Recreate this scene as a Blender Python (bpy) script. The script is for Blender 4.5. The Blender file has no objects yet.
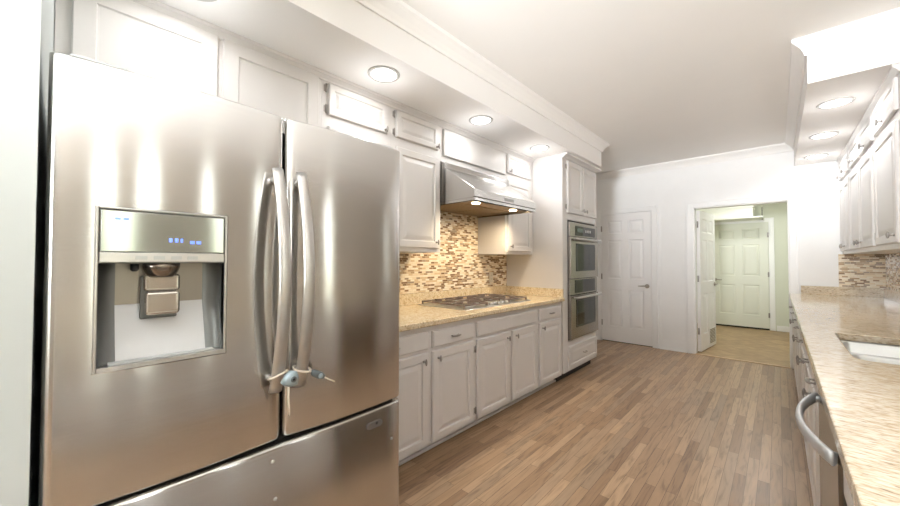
import bpy, math, random
from mathutils import Matrix, Vector
random.seed(7)
S = bpy.context.scene
C = S.collection
PI = math.pi

# ------------------------------------------------------------------ camera
F_PX, YAW, PITCH, ROLL, CAM_H = 355.84, math.radians(42.715), math.radians(1.2), math.radians(.08), 1.308
cd = bpy.data.cameras.new('camera')
cd.sensor_width = 36; cd.lens = F_PX * 36 / 900; cd.clip_start = .02
cam = bpy.data.objects.new('camera', cd); C.objects.link(cam)
Fv = Vector((-math.sin(YAW) * math.cos(PITCH), math.cos(YAW) * math.cos(PITCH), math.sin(PITCH)))
R0 = Vector((math.cos(YAW), math.sin(YAW), 0)); U0 = R0.cross(Fv)
Rv = math.cos(ROLL) * R0 + math.sin(ROLL) * U0
Uv = -math.sin(ROLL) * R0 + math.cos(ROLL) * U0
M = Matrix((Rv, Uv, -Fv)).transposed().to_4x4(); M.translation = (0, 0, CAM_H)
cam.matrix_world = M
S.camera = cam

# ------------------------------------------------------------------ world, exposure, large lights
w = bpy.data.worlds.new('world'); S.world = w; w.use_nodes = True
bg = w.node_tree.nodes['Background']; bg.inputs[1].default_value = 4.4
_tc = w.node_tree.nodes.new('ShaderNodeTexCoord'); _sx = w.node_tree.nodes.new('ShaderNodeSeparateXYZ'); _rp = w.node_tree.nodes.new('ShaderNodeValToRGB')
w.node_tree.links.new(_tc.outputs['Generated'], _sx.inputs[0]); w.node_tree.links.new(_sx.outputs[2], _rp.inputs[0]); w.node_tree.links.new(_rp.outputs[0], bg.inputs[0])
_rp.color_ramp.elements[0].position = .0; _rp.color_ramp.elements[0].color = (.52, .55, .42, 1)      # sunlit lawn and hedges
_rp.color_ramp.elements[1].position = .35; _rp.color_ramp.elements[1].color = (.95, .98, 1, 1)     # bright overcast sky
S.view_settings.view_transform = 'Standard'; S.view_settings.look = 'None'
S.view_settings.exposure = 0.97; S.view_settings.gamma = 1; S.view_settings.use_curve_mapping = False
S.cycles.use_denoising = True
S.cycles.max_bounces = 10; S.cycles.diffuse_bounces = 6; S.cycles.glossy_bounces = 6
S.cycles.sample_clamp_indirect = 6; S.cycles.caustics_reflective = False; S.cycles.caustics_refractive = False

def area(name, loc, rot, sx, sy, power, col=(1, 1, 1), shape='RECTANGLE', spread=PI):
    l = bpy.data.lights.new(name, 'AREA'); l.shape = shape; l.size = sx
    if shape in ('RECTANGLE', 'ELLIPSE'): l.size_y = sy
    l.energy = power; l.color = col; l.spread = spread
    o = bpy.data.objects.new(name, l); C.objects.link(o); o.location = loc; o.rotation_euler = rot
    return o
DAY = (.97, .99, 1)
area('back_window_fill', (0, -3.12, 1.5), (PI / 2, 0, 0), .7, 1.1, 4, DAY)           # faces +Y; unseen fill lamp added in place of window daylight
def point_fill(name, loc, power, col, r):
    l = bpy.data.lights.new(name, 'POINT'); l.energy = power; l.color = col; l.shadow_soft_size = r
    o = bpy.data.objects.new(name, l); C.objects.link(o); o.location = loc
area('unseen_uplight_fill', (-.45, -2.6, 1.75), (math.radians(120), 0, math.radians(1)), .85, .85, 86, (.93, .96, 1), 'DISK', math.radians(80))      # fill light added behind the camera for ceiling and far wall, no fixture
for _y in (.58, .96, 1.37, 2.0):      # unseen lamps added over the near right counter to streak the refrigerator steel
    area('added_streak_lamp', (.32, _y, 2.74), (0, 0, 0), .12, .12, .4, (1, .98, .95), 'DISK', math.radians(75))
area('utility_ceiling_lamp', (-.3, 7.5, 2.6), (0, 0, 0), .5, .5, 13, (1, 1, .97))
DOWN_POWER = 1.5; DOWN_POWER_RIGHT = 2.9
DOWN_COL = (.97, .985, 1)

# ------------------------------------------------------------------ materials
def L(r, g, b):
    f = lambda c: (c / 255 / 12.92) if c / 255 <= .04045 else ((c / 255 + .055) / 1.055) ** 2.4
    return (f(r), f(g), f(b), 1)
def mat(name, col=(.8, .8, .8, 1), rough=.5, metal=0, spec=.5, coat=0, emit=None, es=0, aniso=0, var=0.0, vs=6.0):
    m = bpy.data.materials.new(name); m.use_nodes = True
    nt = m.node_tree; b = nt.nodes['Principled BSDF']
    b.inputs['Base Color'].default_value = col; b.inputs['Roughness'].default_value = rough
    b.inputs['Metallic'].default_value = metal; b.inputs['Specular IOR Level'].default_value = spec
    b.inputs['Coat Weight'].default_value = coat; b.inputs['Anisotropic'].default_value = aniso
    if emit: b.inputs['Emission Color'].default_value = emit; b.inputs['Emission Strength'].default_value = es
    if var:
        N = nt.nodes; Lk = nt.links
        g = N.new('ShaderNodeNewGeometry'); n = N.new('ShaderNodeTexNoise'); n.inputs['Scale'].default_value = vs
        n.inputs['Detail'].default_value = 4
        r = N.new('ShaderNodeValToRGB'); c = col
        r.color_ramp.elements[0].position = .3; r.color_ramp.elements[1].position = .7
        r.color_ramp.elements[0].color = (c[0] * (1 - var), c[1] * (1 - var), c[2] * (1 - var), 1)
        r.color_ramp.elements[1].color = (min(1, c[0] * (1 + var)), min(1, c[1] * (1 + var)), min(1, c[2] * (1 + var)), 1)
        Lk.new(g.outputs['Position'], n.inputs['Vector']); Lk.new(n.outputs['Fac'], r.inputs[0]); Lk.new(r.outputs[0], b.inputs['Base Color'])
    return m
def nodes(m): return m.node_tree.nodes, m.node_tree.links, m.node_tree.nodes['Principled BSDF']
def ramp(N, stops, interp='LINEAR'):
    r = N.new('ShaderNodeValToRGB'); e = r.color_ramp.elements; r.color_ramp.interpolation = interp
    while len(e) < len(stops): e.new(.5)
    for x, (p, c) in zip(e, stops): x.position = p; x.color = c
    return r
def pos_swizzle(N, Lk, order, scale=(1, 1, 1)):
    g = N.new('ShaderNodeNewGeometry'); s = N.new('ShaderNodeSeparateXYZ'); c = N.new('ShaderNodeCombineXYZ')
    Lk.new(g.outputs['Position'], s.inputs[0])
    for i, a in enumerate(order):
        if a == '0': continue
        mm = N.new('ShaderNodeMath'); mm.operation = 'MULTIPLY'; mm.inputs[1].default_value = scale[i]
        Lk.new(s.outputs[a], mm.inputs[0]); Lk.new(mm.outputs[0], c.inputs[i])
    return c.outputs[0]

PAINT = mat('cabinet_paint', L(214, 210, 207), .35, var=.012)
WALLM = mat('wall_paint', L(243, 243, 242), .6, spec=.3, var=.01)
CEILM = mat('ceiling_paint', L(242, 240, 237), .75, spec=.2, var=.008, vs=3)
SOFM = mat('soffit_paint', L(243, 241, 239), .7, spec=.2, var=.01, vs=3)
TRIMW = mat('trim_paint', L(243, 243, 242), .35, var=.008)
DOORM = mat('door_paint', L(241, 240, 239), .35, var=.008)
UTILW = mat('utility_wall_paint', L(218, 221, 206), .6, var=.01)
UTILD = mat('utility_door_paint', L(228, 230, 219), .4, var=.008)
DARKGAP = mat('case_grey_and_toe_shade', L(60, 57, 54), .8, var=.05)  # grey of cases and grille, also shade painted into the tower toe recess
NICKEL = mat('brushed_nickel', L(176, 170, 160), .3, .9, var=.05, vs=60)
PEWTER = mat('pewter', L(158, 153, 148), .36, .75, var=.05, vs=60)
CHROME = mat('chrome', L(205, 205, 205), .12, 1, var=.02)
BLACKG = mat('black_glass', L(30, 34, 32), .06, 0, .45, var=.05)
IRON = mat('cast_iron', L(140, 126, 120), .38, .55, var=.1, vs=40)
BURN = mat('burner_cap', L(130, 118, 110), .4, .6, var=.08, vs=30)
GREYP = mat('grey_plastic', L(176, 178, 176), .4, var=.02)
LOCKM = mat('lock_plastic', L(150, 165, 172), .3, .3, var=.05, vs=40)
LOCKD = mat('lock_plastic_dark', L(96, 104, 106), .35, .3, var=.06, vs=40)
CABLE = mat('cable_sleeve', L(226, 216, 200), .4, var=.03, vs=50)
BULB = mat('lamp_lens', (1, 1, 1, 1), .5, emit=(1, .97, .92, 1), es=4.0)
HOODB = mat('hood_lamp_lens', (1, 1, 1, 1), .5, emit=(1, .82, .55, 1), es=9.0)
LED = mat('blue_display', L(90, 120, 230), .4, emit=L(110, 140, 255), es=.55)
OUTP = mat('outlet_plate', L(214, 204, 186), .4, var=.02)
DARK = mat('dark_recess', L(28, 27, 26), .7, var=.1)

def steel(name, col, rough, aniso=.75, bump=.0):
    m = mat(name, col, rough, 1, aniso=aniso)
    N, Lk, b = nodes(m)
    t = N.new('ShaderNodeCombineXYZ'); t.inputs[2].default_value = 1; Lk.new(t.outputs[0], b.inputs['Tangent'])      # grain runs level, so highlights smear upright
    v = pos_swizzle(N, Lk, 'XYZ', (2, 2, 700))
    n = N.new('ShaderNodeTexNoise'); n.inputs['Scale'].default_value = 1; n.inputs['Detail'].default_value = 2
    Lk.new(v, n.inputs['Vector'])
    c = ramp(N, [(.35, (col[0] * .95, col[1] * .95, col[2] * .95, 1)), (.65, col)]); Lk.new(n.outputs['Fac'], c.inputs[0]); Lk.new(c.outputs[0], b.inputs['Base Color'])
    if bump:
        bp = N.new('ShaderNodeBump'); bp.inputs['Strength'].default_value = bump; bp.inputs['Distance'].default_value = .0005
        Lk.new(n.outputs['Fac'], bp.inputs['Height']); Lk.new(bp.outputs[0], b.inputs['Normal'])
    return m
STEEL = steel('fridge_stainless', L(207, 205, 202), .17, 1.0, bump=.15)
STEELO = steel('oven_stainless', L(156, 150, 142), .25, .5)
STEELH = steel('hood_stainless', L(205, 203, 200), .26, .5)
STEELS = mat('sink_stainless', L(214, 216, 216), .28, 1, var=.03, vs=30)
HANDLE = mat('handle_stainless', L(196, 193, 189), .3, .85, var=.03, vs=30)
MIRROR = mat('panel_film', L(170, 173, 166), .1, .85, var=.03, vs=5)

def planks():
    m = mat('oak_planks', rough=.34, spec=.45); N, Lk, b = nodes(m)
    v = pos_swizzle(N, Lk, ('Y', 'X', '0'))
    br = N.new('ShaderNodeTexBrick'); br.offset = .37; br.offset_frequency = 2
    for k, val in (('Scale', 1), ('Mortar Size', .0011), ('Mortar Smooth', .3), ('Bias', 0), ('Brick Width', .78), ('Row Height', .054)): br.inputs[k].default_value = val
    br.inputs['Color1'].default_value = (0, 0, 0, 1); br.inputs['Color2'].default_value = (1, 1, 1, 1); br.inputs['Mortar'].default_value = (.5, .5, .5, 1)
    Lk.new(v, br.inputs['Vector'])
    r = ramp(N, [(0, L(138, 110, 85)), (.22, L(158, 129, 101)), (.5, L(168, 139, 110)), (.78, L(180, 151, 121)), (1, L(154, 131, 108))])
    Lk.new(br.outputs['Color'], r.inputs[0])
    # grain, offset per plank
    c2 = N.new('ShaderNodeVectorMath'); c2.operation = 'MULTIPLY_ADD'
    Lk.new(br.outputs['Color'], c2.inputs[0]); c2.inputs[1].default_value = (7, 7, 7)
    v2 = pos_swizzle(N, Lk, 'XYZ', (30, 2.6, 1)); Lk.new(v2, c2.inputs[2])
    n = N.new('ShaderNodeTexNoise'); n.inputs['Scale'].default_value = 1; n.inputs['Detail'].default_value = 6; n.inputs['Distortion'].default_value = 1.8
    Lk.new(c2.outputs[0], n.inputs['Vector'])
    g = ramp(N, [(.30, (.58, .56, .54, 1)), (.48, (.95, .95, .95, 1)), (.6, (1.02, 1.02, 1.02, 1)), (.75, (1.14, 1.13, 1.11, 1))]); Lk.new(n.outputs['Fac'], g.inputs[0])
    mx = N.new('ShaderNodeMix'); mx.data_type = 'RGBA'; mx.blend_type = 'MULTIPLY'; mx.inputs[0].default_value = 1.0
    Lk.new(r.outputs[0], mx.inputs[6]); Lk.new(g.outputs[0], mx.inputs[7])
    m2 = N.new('ShaderNodeMix'); m2.data_type = 'RGBA'; m2.inputs[7].default_value = L(84, 64, 50)
    Lk.new(br.outputs['Fac'], m2.inputs[0]); Lk.new(mx.outputs[2], m2.inputs[6]); Lk.new(m2.outputs[2], b.inputs['Base Color'])
    mr = N.new('ShaderNodeMapRange'); mr.inputs[3].default_value = .27; mr.inputs[4].default_value = .45
    Lk.new(n.outputs['Fac'], mr.inputs[0]); Lk.new(mr.outputs[0], b.inputs['Roughness'])
    bp = N.new('ShaderNodeBump'); bp.inputs['Strength'].default_value = .12; bp.inputs['Distance'].default_value = .002
    Lk.new(n.outputs['Fac'], bp.inputs['Height']); Lk.new(bp.outputs[0], b.inputs['Normal'])
    return m
def granite(name, tint, scale=1.0, stretch=(1, 1, 1)):
    m = mat(name, rough=.09, spec=.5); N, Lk, b = nodes(m)
    v = pos_swizzle(N, Lk, 'XYZ', stretch)
    n = N.new('ShaderNodeTexNoise'); n.inputs['Scale'].default_value = 26 * scale; n.inputs['Detail'].default_value = 6; n.inputs['Roughness'].default_value = .7
    n2 = N.new('ShaderNodeTexNoise'); n2.inputs['Scale'].default_value = 95 * scale; n2.inputs['Detail'].default_value = 3
    Lk.new(v, n.inputs['Vector']); Lk.new(v, n2.inputs['Vector'])
    r = ramp(N, tint); Lk.new(n.outputs['Fac'], r.inputs[0])
    r2 = ramp(N, [(.30, L(112, 84, 60)), (.40, L(222, 205, 180)), (.60, (1, 1, 1, 1)), (1, (1, 1, 1, 1))]); Lk.new(n2.outputs['Fac'], r2.inputs[0])
    mx = N.new('ShaderNodeMix'); mx.data_type = 'RGBA'; mx.blend_type = 'MULTIPLY'; mx.inputs[0].default_value = .7
    Lk.new(r.outputs[0], mx.inputs[6]); Lk.new(r2.outputs[0], mx.inputs[7]); Lk.new(mx.outputs[2], b.inputs['Base Color'])
    return m
def mosaic(name, order):
    m = mat(name, rough=.16, spec=.5); N, Lk, b = nodes(m)
    v = pos_swizzle(N, Lk, order)
    br = N.new('ShaderNodeTexBrick'); br.offset = .5; br.squash = 1.6; br.squash_frequency = 3
    for k, val in (('Scale', 1), ('Mortar Size', .0014), ('Mortar Smooth', .1), ('Bias', 0), ('Brick Width', .046), ('Row Height', .0175)): br.inputs[k].default_value = val
    br.inputs['Color1'].default_value = (0, 0, 0, 1); br.inputs['Color2'].default_value = (1, 1, 1, 1)
    Lk.new(v, br.inputs['Vector'])
    r = ramp(N, [(0, L(128, 98, 72)), (.14, L(232, 215, 188)), (.30, L(176, 148, 116)), (.42, L(238, 226, 205)), (.58, L(214, 190, 156)), (.72, L(158, 140, 122)), (.79, L(242, 233, 216)), (.94, L(146, 116, 88))], 'CONSTANT')
    Lk.new(br.outputs['Color'], r.inputs[0])
    m2 = N.new('ShaderNodeMix'); m2.data_type = 'RGBA'; m2.inputs[7].default_value = L(222, 206, 180)
    Lk.new(br.outputs['Fac'], m2.inputs[0]); Lk.new(r.outputs[0], m2.inputs[6]); Lk.new(m2.outputs[2], b.inputs['Base Color'])
    bp = N.new('ShaderNodeBump'); bp.inputs['Strength'].default_value = .4; bp.inputs['Distance'].default_value = .002; bp.invert = True
    Lk.new(br.outputs['Fac'], bp.inputs['Height']); Lk.new(bp.outputs[0], b.inputs['Normal'])
    return m
def floor_tiles():
    m = mat('utility_floor_tile', rough=.45); N, Lk, b = nodes(m)
    g = N.new('ShaderNodeNewGeometry'); mp = N.new('ShaderNodeMapping'); mp.inputs['Rotation'].default_value = (0, 0, PI / 4)
    Lk.new(g.outputs['Position'], mp.inputs[0])
    br = N.new('ShaderNodeTexBrick'); br.offset = 0
    for k, val in (('Scale', 1), ('Mortar Size', .004), ('Brick Width', .3), ('Row Height', .3)): br.inputs[k].default_value = val
    br.inputs['Color1'].default_value = L(160, 133, 98); br.inputs['Color2'].default_value = L(174, 147, 110); br.inputs['Mortar'].default_value = L(136, 114, 86)
    Lk.new(mp.outputs[0], br.inputs['Vector'])
    n = N.new('ShaderNodeTexNoise'); n.inputs['Scale'].default_value = 9; n.inputs['Detail'].default_value = 5; Lk.new(g.outputs['Position'], n.inputs['Vector'])
    r = ramp(N, [(.3, (.82, .8, .78, 1)), (.7, (1.08, 1.06, 1.04, 1))]); Lk.new(n.outputs['Fac'], r.inputs[0])
    mx = N.new('ShaderNodeMix'); mx.data_type = 'RGBA'; mx.blend_type = 'MULTIPLY'; mx.inputs[0].default_value = 1
    Lk.new(br.outputs['Color'], mx.inputs[6]); Lk.new(r.outputs[0], mx.inputs[7]); Lk.new(mx.outputs[2], b.inputs['Base Color'])
    return m
OAK = planks()
GRAN_L = granite('granite_gold', [(.28, L(176, 146, 106)), (.42, L(226, 209, 175)), (.56, L(237, 225, 198)), (.78, L(243, 237, 221))])
GRAN_R = granite('granite_cream', [(.25, L(146, 126, 106)), (.38, L(194, 178, 153)), (.52, L(219, 207, 186)), (.78, L(230, 224, 212))], 1.3, (.4, 1.3, 1))
MOS_YZ = mosaic('mosaic_tile_side', ('Y', 'Z', '0'))
MOS_XZ = mosaic('mosaic_tile_end', ('X', 'Z', '0'))
UTILF = floor_tiles()
WINGL = bpy.data.materials.new('window_glass'); WINGL.use_nodes = True
_N = WINGL.node_tree.nodes; _l = WINGL.node_tree.links; _N.remove(_N['Principled BSDF'])
_t = _N.new('ShaderNodeBsdfTransparent'); _g = _N.new('ShaderNodeBsdfGlossy'); _g.inputs['Roughness'].default_value = .02
_m = _N.new('ShaderNodeMixShader'); _m.inputs[0].default_value = .06
_l.new(_t.outputs[0], _m.inputs[1]); _l.new(_g.outputs[0], _m.inputs[2]); _l.new(_m.outputs[0], _N['Material Output'].inputs[0])

# ------------------------------------------------------------------ mesh builder
# A frame (origin, u, v, w) turns local panel coordinates into the room: u along the face, v up, w out of the face.
class Fr:
    def __init__(s, o, u, v, w): s.o, s.u, s.v, s.w = Vector(o), Vector(u), Vector(v), Vector(w)
    def __call__(s, a, b, c=0): return s.o + s.u * a + s.v * b + s.w * c
def LEFT(x): return Fr((x, 0, 0), (0, 1, 0), (0, 0, 1), (1, 0, 0))       # faces +X, u = Y
def RIGHT(x): return Fr((x, 0, 0), (0, 1, 0), (0, 0, 1), (-1, 0, 0))     # faces -X, u = Y
def FAR(y): return Fr((0, y, 0), (1, 0, 0), (0, 0, 1), (0, -1, 0))       # faces -Y, u = X
WORLD = Fr((0, 0, 0), (1, 0, 0), (0, 1, 0), (0, 0, 1))

class MB:
    def __init__(s): s.v = []; s.f = []; s.sm = []
    def add(s, vs, fs, smooth=False):
        k = len(s.v); s.v += [tuple(p) for p in vs]; s.f += [tuple(i + k for i in f) for f in fs]; s.sm += [smooth] * len(fs); return s
    def box(s, x0, x1, y0, y1, z0, z1, fr=WORLD):
        p = [fr(x, y, z) for z in (z0, z1) for y in (y0, y1) for x in (x0, x1)]
        return s.add(p, [(0, 2, 3, 1), (4, 5, 7, 6), (0, 1, 5, 4), (1, 3, 7, 5), (3, 2, 6, 7), (2, 0, 4, 6)])
    def loops(s, rings, cap0=True, cap1=True, smooth=False):
        n = len(rings[0]); vs = [p for r in rings for p in r]; fs = []
        for k in range(len(rings) - 1):
            for i in range(n):
                j = (i + 1) % n; fs.append((k * n + i, k * n + j, (k + 1) * n + j, (k + 1) * n + i))
        if cap0: fs.append(tuple(reversed(range(n))))
        if cap1: fs.append(tuple((len(rings) - 1) * n + i for i in range(n)))
        return s.add(vs, fs, smooth)
    def slab(s, fr, u0, u1, v0, v1, w0, prof):
        """rectangle stack: prof = [(inset, height)...] after the back rim at w0"""
        R = lambda d, w: [fr(u0 + d, v0 + d, w), fr(u1 - d, v0 + d, w), fr(u1 - d, v1 - d, w), fr(u0 + d, v1 - d, w)]
        return s.loops([R(0, w0)] + [R(d, w) for d, w in prof])
    def tube(s, pts, r, n=10, caps=True, flat=1.0, thin=1.0):
        pts = [Vector(p) for p in pts]; rings = []
        ref = None
        for i, p in enumerate(pts):
            t = (pts[min(i + 1, len(pts) - 1)] - pts[max(i - 1, 0)]).normalized()
            if ref is None: ref = Vector((0, 0, 1)) if abs(t.z) < .9 else Vector((1, 0, 0))
            a = t.cross(ref).normalized(); ref = a.cross(t).normalized()
            rr = r[i] if isinstance(r, (list, tuple)) else r
            rings.append([p + a * math.cos(2 * PI * k / n) * rr * thin + ref * math.sin(2 * PI * k / n) * rr * flat for k in range(n)])
        return s.loops(rings, caps, caps, True)
    def lathe(s, o, ax, prof, n=16):
        o = Vector(o); ax = Vector(ax).normalized(); a = ax.orthogonal().normalized(); b = ax.cross(a)
        return s.loops([[o + ax * h + (a * math.cos(2 * PI * k / n) + b * math.sin(2 * PI * k / n)) * max(r, 1e-4) for k in range(n)] for r, h in prof], True, True, True)
    def ball(s, o, rx, ry, rz, n=12, m=8):
        o = Vector(o); rings = []
        for i in range(m + 1):
            th = -PI / 2 + PI * i / m; c = max(math.cos(th), .02)
            rings.append([o + Vector((rx * c * math.cos(2 * PI * k / n), ry * c * math.sin(2 * PI * k / n), rz * math.sin(th))) for k in range(n)])
        return s.loops(rings, True, True, True)
    def sweep(s, path, prof, closed=False):
        """prof [(out, z)] swept along XY path with mitred corners; outward = right-hand side of travel"""
        P = [Vector((p[0], p[1])) for p in path]; rings = []
        for i, p in enumerate(P):
            d0 = (p - P[i - 1]).normalized() if i else None
            d1 = (P[i + 1] - p).normalized() if i < len(P) - 1 else None
            d0 = d0 or d1; d1 = d1 or d0
            n0 = Vector((d0.y, -d0.x)); n1 = Vector((d1.y, -d1.x)); nn = (n0 + n1); nn = nn / max(1e-6, 1 + n0.dot(n1))
            rings.append([Vector((p.x + nn.x * o, p.y + nn.y * o, z)) for o, z in prof])
        return s.loops(rings)
    def build(s, name, m, parent=None, bevel=0, seg=2):
        off = Vector((0, 0, 0)); q = parent
        while q is not None: off += q.location; q = q.parent
        me = bpy.data.meshes.new(name); me.from_pydata([tuple(Vector(p) - off) for p in s.v], [], s.f)
        me.polygons.foreach_set('use_smooth', s.sm); me.materials.append(m)
        me.update()
        import bmesh
        bm = bmesh.new(); bm.from_mesh(me); bmesh.ops.recalc_face_normals(bm, faces=bm.faces); bm.to_mesh(me); bm.free()
        o = bpy.data.objects.new(name, me); C.objects.link(o); o.parent = parent
        if bevel:
            md = o.modifiers.new('bevel', 'BEVEL'); md.width = bevel; md.segments = seg; md.limit_method = 'ANGLE'; md.angle_limit = .6
        return o

def tag(o, label, cat, group=None, kind=None):
    o['label'] = label; o['category'] = cat
    if group: o['group'] = group
    if kind: o['kind'] = kind
    return o
def thing(name, label, cat, loc, group=None, kind=None):
    o = bpy.data.objects.new(name, None); o.empty_display_size = .1; C.objects.link(o); o.location = loc
    return tag(o, label, cat, group, kind)
def struct(name, mb, m, label, cat, bevel=0): return tag(mb.build(name, m, None, bevel), label, cat, None, 'structure')

# ------------------------------------------------------------------ dimensions
WL, WR, YF, YN, ZC = -2.42, .86, 6.04, -3.2, 2.76     # left wall, right wall, far wall, near wall, ceiling
ZS = 2.47                                             # soffit underside
XB, XU, XT = -1.70, -2.04, -1.68                      # faces of left base doors, upper doors, oven tower
XR, XRU = .112, .52                                   # faces of right base doors and right upper doors
YT0, YT1 = 3.62, 4.56                                 # oven tower
SFX, SFY = -1.60, 4.50                                # left soffit front and end
SRX, SRY = .155, 3.29                                 # right soffit front and near end

# ------------------------------------------------------------------ setting
struct('floor', MB().box(WL - .1, WR + .1, YN - .1, YF, -.1, 0), OAK, 'brown oak strip floor of the kitchen', 'floor')
struct('floor_utility', MB().box(-2.2, 1.0, YF, 9.2, -.1, -.002), UTILF, 'tan tiled floor beyond the open doorway', 'floor')
struct('trim_1', MB().box(-.870, .088, YF - .03, YF + .02, -.001, .007), mat('threshold_strip', L(196, 168, 134), .4, var=.05), 'pale threshold strip under the open doorway', 'threshold')
struct('ceiling', MB().box(WL - .1, WR + .1, YN - .1, YF + .1, ZC, ZC + .1), CEILM, 'smooth off-white main kitchen ceiling', 'ceiling')
struct('wall_left', MB().box(WL - .1, WL, -.042, YF + .1, 0, ZC), WALLM, 'white wall behind the left run of cabinets', 'wall')
struct('wall_left_return', MB().box(WL - .1, -1.15, YN, -.0425, 0, ZC), mat('return_wall_paint', L(200, 206, 204), .55, var=.008), 'pale grey-green wall return at the left end beside the refrigerator', 'wall')
# far wall with two openings
D1L, D1R, D1T = -2.155, -1.415, 2.062
OPL, OPR, OPT = -.882, .100, 2.058
wf = MB()
for a, b, c, d in ((WL - .1, D1L - .003, 0, ZC), (D1L - .003, D1R + .003, D1T + .003, ZC), (D1R + .003, OPL, 0, ZC), (OPL, OPR, OPT, ZC), (OPR, WR + .1, 0, ZC)):
    wf.box(a, b, YF, YF + .12, c, d)
struct('wall_far', wf, WALLM, 'white end wall with a closed door and an open doorway', 'wall')
# near right wall, slim windows made up to streak the refrigerator steel
wr = MB(); W = [(-.21, -.05, .96, 2.25), (.15, .32, .96, 2.25), (.75, .86, .96, 2.25), (1.41, 1.54, .96, 2.25), (2.90, 3.0, .96, 2.25)]
yy = YN
for a, b, c, d in W:
    wr.box(WR, WR + .1, yy, a, 0, ZC).box(WR, WR + .1, a, b, 0, c).box(WR, WR + .1, a, b, d, ZC); yy = b
wr.box(WR, WR + .1, yy, 3.30, 0, ZC)
TAUPE = mat('taupe_for_reflection', L(168, 158, 147), .6, var=.03)  # taupe made up to darken what the refrigerator steel reflects
struct('wall_right_near', wr, TAUPE, 'unseen taupe wall over the near right counter, made up for refrigerator reflections', 'wall')
wr = MB().box(WR, WR + .1, 3.3, YF, 0, ZC)
struct('wall_right', wr, WALLM, 'white wall behind the right hand cabinets and counter', 'wall')
wn = MB().box(-1.15, -.4, YN - .1, YN, 0, ZC).box(.4, WR + .1, YN - .1, YN, 0, ZC).box(-.4, .4, YN - .1, YN, 0, .9).box(-.4, .4, YN - .1, YN, 2.1, ZC)
struct('wall_near', wn, WALLM, 'white wall behind the viewer with a window', 'wall')
def window(n, fr, u0, u1, v0, v1, cols, label):
    t = thing('window_%d' % n, label, 'window', fr((u0 + u1) / 2, v0, -.05), None, 'structure')
    f = MB(); b = .016
    f.box(u0, u0 + b, v0, v1, -.08, .0, fr).box(u1 - b, u1, v0, v1, -.08, .0, fr).box(u0 + b, u1 - b, v0, v0 + b, -.08, 0, fr).box(u0 + b, u1 - b, v1 - b, v1, -.08, 0, fr)
    for k in range(1, cols):
        x = u0 + (u1 - u0) * k / cols; f.box(x - .025, x + .025, v0 + b, v1 - b, -.07, -.01, fr)
    f.build('window_frame', TRIMW, t)
    MB().box(u0 + b, u1 - b, v0 + b, v1 - b, -.045, -.041, fr).build('pane', WINGL, t)
for k_, (a, b, c, d) in enumerate(W):
    window(k_ + 1, RIGHT(WR), a, b, c, d, 1, ('added slim window farthest behind the viewer, for refrigerator streaks', 'added slim window level with the viewer, for refrigerator streaks', 'added slim window above the near base cabinet, for refrigerator streaks', 'added slim window above the dishwasher, for refrigerator streaks', 'added slim window next to the right upper cabinets, for refrigerator streaks')[k_])
window(6, Fr((0, YN, 0), (1, 0, 0), (0, 0, 1), (0, 1, 0)), -.4, .4, .9, 2.1, 2, 'window in the wall behind the viewer')

# soffits
struct('ceiling_soffit_left', MB().box(WL, SFX, -.042, SFY, ZS, ZC - .001), SOFM, 'white dropped soffit above the left cabinets with four round lights', 'soffit')
struct('ceiling_soffit_right', MB().box(SRX, WR, SRY, YF - .001, ZS, ZC - .001), SOFM, 'white dropped soffit above the right cabinets with three round lights', 'soffit')
CR = [(0, ZC - .105), (.012, ZC - .105), (.016, ZC - .085), (.03, ZC - .06), (.055, ZC - .035), (.07, ZC - .025), (.074, ZC - .002), (0, ZC - .002)]
struct('trim_2', MB().sweep([(WL + .001, SFY + .001), (SFX + .001, SFY + .001), (SFX + .001, -.042)][::-1], [(-o if 0 else o, z) for o, z in CR]), CEILM, 'crown moulding along the left soffit', 'crown moulding')
struct('trim_3', MB().sweep([(WR - .001, SRY - .001), (SRX - .001, SRY - .001), (SRX - .001, YF - .08)][::-1], CR), SOFM, 'crown moulding around the right soffit', 'crown moulding')
struct('trim_4', MB().sweep([(WL + .001, YF - .001), (SRX - .001, YF - .001)], CR), CEILM, 'crown moulding along the far wall', 'crown moulding')

# door casings and baseboards of the far wall
def casing(name, fr, u0, u1, v1, label, wd=.08):
    m = MB(); e = .019
    for a, b in ((u0 - wd, u0 - .0), (u1, u1 + wd)):
        m.box(a, b, .0, v1 + wd, .001, e, fr)
    m.box(u0, u1, v1, v1 + wd, .001, e, fr)
    m.box(u0 - wd, u0 - wd + .018, 0, v1 + wd, e, e + .008, fr).box(u1 + wd - .018, u1 + wd, 0, v1 + wd, e, e + .008, fr).box(u0 - wd + .018, u1 + wd - .018, v1 + wd - .018, v1 + wd, e, e + .008, fr)
    struct(name, m, TRIMW, label, 'door casing', .003)
casing('trim_5', FAR(YF), D1L - .005, D1R + .005, D1T + .005, 'white casing around the closed door')
casing('trim_6', FAR(YF), OPL, OPR, OPT, 'white casing around the open doorway')
fw = FAR(YF)
BBP = lambda a, b: MB().box(a, b, .0, .125, .001, .015, fw).box(a, b, .125, .145, .001, .009, fw).box(a, b, 0, .018, .015, .026, fw)
struct('baseboard_far', BBP(D1R + .096, OPL - .091), TRIMW, 'white baseboard between closed door and doorway', 'baseboard', .003)
# shallow framed panel between the two doors
pm = MB(); a, b = D1R + .105, OPL - .10
pm.box(a, a + .022, .15, 2.05, .001, .007, fw).box(b - .022, b, .15, 2.05, .001, .007, fw)
struct('trim_7', pm, TRIMW, 'thin upright mouldings on the wall between the doors', 'moulding', .002)
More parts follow.
